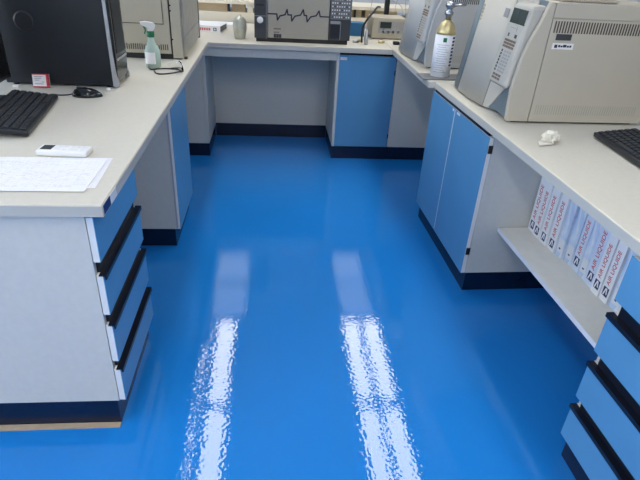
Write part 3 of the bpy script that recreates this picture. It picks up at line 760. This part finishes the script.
def analyser(label, loc, body, front, detail=True):
    """gas chromatograph: front looks to -x, y runs away from the near side panel (y = 0)"""
    t = thing('gas_chromatograph', label, 'analyser', loc, TH)
    b = MB(); b.box(0.157, 0.62, 0.004, 0.650, 0.008, 0.428, bev=0.004); b.build('housing', body, t)
    f = MB(); f.box(0.10, 0.60, 0.02, 0.62, 0.0, 0.0075); f.build('base', M['dark'], t)
    # near side panel: main sheet with a seam, and the cheek with its curved front edge
    s = MB(); s.box(0.158, 0.62, 0.0, 0.0035, 0.008, 0.376, bev=0.001); s.box(0.158, 0.62, 0.0, 0.0035, 0.379, 0.428, bev=0.001)
    sp = s.build('side_panel', body, t)
    ck = [(0.1555, 0.008), (0.071, 0.008), (0.066, 0.06), (0.064, 0.124), (0.070, 0.180), (0.078, 0.240), (0.094, 0.300), (0.118, 0.360), (0.130, 0.405), (0.138, 0.428), (0.1555, 0.428)]
    c = MB(); c.prism(ck, 'y', 0.0, 0.022, bev=0.002); c.build('cheek', body, t)
    # front: door, far trim, bay behind the keypad
    ys = [0.2185+k*(0.497-0.2185)/10 for k in range(11)]
    d = MB(); front_patch(d, ys, 0.008, 0.432, front); do = d.build('oven_door', front, t)
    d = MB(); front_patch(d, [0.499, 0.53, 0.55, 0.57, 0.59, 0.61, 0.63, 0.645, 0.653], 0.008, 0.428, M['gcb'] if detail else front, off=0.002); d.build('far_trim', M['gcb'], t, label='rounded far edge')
    d = MB(); front_patch(d, [0.2157, 0.2183], 0.008, 0.428, M['vent'], off=-0.0004); d.build('door_seam', M['vent'], t, label='dark seam beside the door')
    d = MB(); wedge_patch(d, [(0.008, 0.188, 0.2155), (0.10, 0.135, 0.2155), (0.43, 0.10, 0.2155)], 0.0); d.build('front_bay', front, t)
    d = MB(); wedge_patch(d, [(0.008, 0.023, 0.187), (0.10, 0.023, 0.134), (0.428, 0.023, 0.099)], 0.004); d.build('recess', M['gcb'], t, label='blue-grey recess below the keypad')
    # keypad console: slab leaning with the front
    k = MB(); ca = [(0.044, 0.126), (0.083, 0.400), (0.095, 0.412), (0.150, 0.412), (0.120, 0.23), (0.100, 0.145), (0.062, 0.118)]
    k.prism(ca, 'y', 0.030, 0.178, bev=0.012); ko = k.build('console', front, t)
    ang = math.atan2(0.039, 0.274)
    def on_console(mb, y0, y1, z0, z1, m, th=0.0015):
        # panel coordinates: z along the face
        rot = Matrix.Translation((0.044, 0, 0.126)) @ Matrix.Rotation(ang, 4, 'Y')
        mb.box(-th, 0.001, y0, y1, z0*0.895, z1*0.895, m, rot=rot)
    sk = 0.055          # the face is skewed: its lower end sits farther from the near side
    def key(mb, y0, y1, z0, z1, m, th=0.0015):
        d_ = sk*((1-(z0+z1)/2/0.31)*0.5-0.15)
        on_console(mb, y0+d_, y1+d_, z0, z1, m, th)
    q = MB(); key(q, 0.044, 0.164, 0.245, 0.302, M['lcd']); q.build('display', M['lcd'], ko)
    q = MB()
    for r_ in range(16): key(q, 0.042, 0.168-0.022*(1-r_/15), 0.008+r_*0.0186, 0.0266+r_*0.0186, M['gcf'], 0.0006)
    q.build('keypad_face', M['gcf'], ko)
    q = MB()
    for a, b_ in ((0.126, 0.136), (0.062, 0.080)): key(q, a, b_, 0.192, 0.206, M['charcoal'])
    for r_ in range(3):
        for c_ in range(4): key(q, 0.052+c_*0.024, 0.073+c_*0.024, 0.148+r_*0.0125, 0.157+r_*0.0125, M['brownbtn'])
    for r_ in range(7):
        for c_ in range(3): key(q, 0.056+c_*0.021, 0.070+c_*0.021, 0.048+r_*0.0135, 0.056+r_*0.0135, M['greybtn'])
        key(q, 0.128, 0.139, 0.048+r_*0.0135, 0.057+r_*0.0135, M['charcoal'])
    for r_ in range(2):
        for c_ in range(3): key(q, 0.066+c_*0.025, 0.086+c_*0.025, 0.016+r_*0.0135, 0.025+r_*0.0135, M['brownbtn'])
    key(q, 0.095, 0.135, 0.226, 0.229, M['greybtn']); key(q, 0.080, 0.084, 0.218, 0.236, M['greybtn'])
    q.build('buttons', M['greybtn'], ko)
    # vents and plates on the side
    v = MB()
    for n_ in range(42):
        x_ = 0.169+n_*0.0105
        v.prism([(x_, 0.330), (x_+0.0055, 0.330), (x_+0.0055, 0.369), (x_, 0.369)], 'y', -0.0004, 0.001)
    v.build('upper_vents', M['vent'], sp)
    v = MB()
    for n_ in range(44):
        x_ = 0.176+n_*0.0095
        v.box(x_, x_+0.003, -0.0004, 0.001, 0.036, 0.073)
    v.build('lower_vents', M['oldside'], sp)
    if detail:
        v = MB(); v.box(0.184, 0.243, -0.002, 0, 0.306, 0.327, bev=0.0006); v.build('maker_plate', M['charcoal'], sp, label='dark plate')
        v = MB(); v.box(0.178, 0.259, -0.0015, 0, 0.275, 0.296); so = v.build('sticker', M['white'], sp, label='white sticker with dark print')
        v = MB(); v.box(0.186, 0.197, -0.0021, -0.0015, 0.280, 0.291)
        for a, b_, h_ in ((0.201, 0.208, 0.008), (0.210, 0.217, 0.006), (0.219, 0.232, 0.009), (0.234, 0.242, 0.006), (0.244, 0.251, 0.007)): v.box(a, b_, -0.0021, -0.0015, 0.2825, 0.2825+h_)
        v.build('sticker_print', M['ink'], so)
        v = MB()
        rot = Matrix.Rotation(0.137, 4, 'Y')
        v.box(-0.0008, 0.001, 0.24, 0.30, 0.352, 0.385, rot=Matrix.Translation((fx_(0.27, 0)-0.0006, 0, 0)) @ rot); v.build('door_plate', M['greybtn'], do, label='grey square plate')
        v = MB()
        for n_ in range(9): v.box(-0.0012, 0.001, 0.400+n_*0.008, 0.405+n_*0.008, 0.022, 0.030, rot=Matrix.Translation((fx_(0.43, 0)-0.0004, 0, 0)) @ rot)
        v.build('door_print', M['greyink'], do)
        v = MB()
        for n_ in range(5): v.box(-0.0012, 0.001, 0.470, 0.488, 0.315+n_*0.014, 0.323+n_*0.014, rot=Matrix.Translation((fx_(0.479, 0)-0.0006, 0, 0)) @ rot)
        v.build('door_scale', M['sealant'], do)
        v = MB(); v.box(0.20, 0.42, 0.05, 0.40, 0.4285, 0.470, bev=0.006); v.build('injector_cover', body, t)
    return t
p = R(0, 1.067, T); analyser('beige gas analyser with keypad on the right worktop, nearest the camera', p, M['gc'], M['gcf'])
p = R(-0.036, 2.057, T); analyser('gas analyser with cool window light painted in, far right corner, behind the gas cylinder', p, M['gcdaylit'], M['gcdaylit'], detail=False)

# gas cylinder on a steel tray
t = thing('gas_cylinder', 'small gas cylinder with white label and gold shoulder between the analysers', 'gas cylinder', R(0.061, 1.885, T+0.009), TH)
MB().lathe([(0.046, 0), (0.048, 0.004), (0.048, 0.198), (0.0465, 0.2), (0.047, 0.2)]).build('cylinder', M['label'], t)
MB().lathe([(0.0485, 0.008), (0.0492, 0.008), (0.0492, 0.197), (0.0485, 0.197)]).build('label_wrap', M['label'], t, label='white printed label')
MB().lathe([(0.0475, 0.2005), (0.046, 0.212), (0.040, 0.235), (0.030, 0.252), (0.017, 0.261), (0.016, 0.265)]).build('shoulder', M['gold'], t)
MB().lathe([(0.014, 0.2655), (0.014, 0.285), (0.021, 0.288), (0.021, 0.302), (0.013, 0.305), (0.013, 0.318), (0.022, 0.321), (0.024, 0.336), (0.018, 0.345), (0.0, 0.347)], n=20).build('valve', M['steel'], t)
v = MB(); v.tube([(0.012, -0.004, 0.330), (0.072, -0.018, 0.336)], 0.0055, smooth_path=False); v.build('valve_outlet', M['steel'], t)
v = MB()
def on_cyl(a0, a1, z0, z1, m, r=0.0493):
    n = 6; tm = bmesh.new(); A = []; B = []
    for k in range(n+1):
        a = a0+(a1-a0)*k/n
        A.append(tm.verts.new((r*math.cos(a), r*math.sin(a), z0))); B.append(tm.verts.new((r*math.cos(a), r*math.sin(a), z1)))
    for k in range(n): tm.faces.new((A[k], A[k+1], B[k+1], B[k]))
    v.add(tm, m)
for k in range(9): on_cyl(math.radians(-62), math.radians(-40), 0.055+k*0.016, 0.064+k*0.016, M['navyink'])
for k in range(13): on_cyl(math.radians(-152+9*(k % 2)), math.radians(-78-9*(k % 3)), 0.024+k*0.0108, 0.0268+k*0.0108, M['greyink'])
lo = v.build('label_print', M['navyink'], t); sm = lo.modifiers.new('thickness', 'SOLIDIFY'); sm.thickness = 0.0004; sm.offset = 1
v = MB(); on_cyl(math.radians(-118), math.radians(-98), 0.168, 0.188, M['green'])
lo = v.build('label_emblem', M['green'], t, label='green hazard mark'); sm = lo.modifiers.new('thickness', 'SOLIDIFY'); sm.thickness = 0.0004; sm.offset = 1
o = MB(); o.box(-0.055, 0.165, -0.062, 0.060, 0.0, 0.008, bev=0.0015); ob = o.build('steel_tray', M['zinc']); ob.location = R(0, 1.890-0.05, T+0.0005); ob.rotation_euler = (0, 0, TH)
bpy.data.objects['gas_cylinder'].location = R(0.050, 1.845, T+0.009)
tag(ob, 'thin steel tray under the gas cylinder, overhanging the worktop edge', 'tray')

# crumpled paper
tm = bmesh.new(); bmesh.ops.create_icosphere(tm, subdivisions=3, radius=1)
for v_ in tm.verts:
    n_ = 0.75+0.5*random.random()
    v_.co = Vector((v_.co.x*0.036*n_+0.01, v_.co.y*0.026*n_, max(0, v_.co.z*0.022*n_+0.018)))
mb = MB(); mb.add(tm)
mb.prism([(-0.070, -0.020), (-0.010, -0.030), (0.000, 0.016), (-0.040, 0.010)], 'z', 0.004, 0.007)
o = mb.build('crumpled_paper', M['tissue']); p = R(0.128, 0.845, T); o.location = p; o.rotation_euler = (0, 0, 0.45)
tag(o, 'crumpled scrap of cream paper on the right worktop', 'paper scrap')
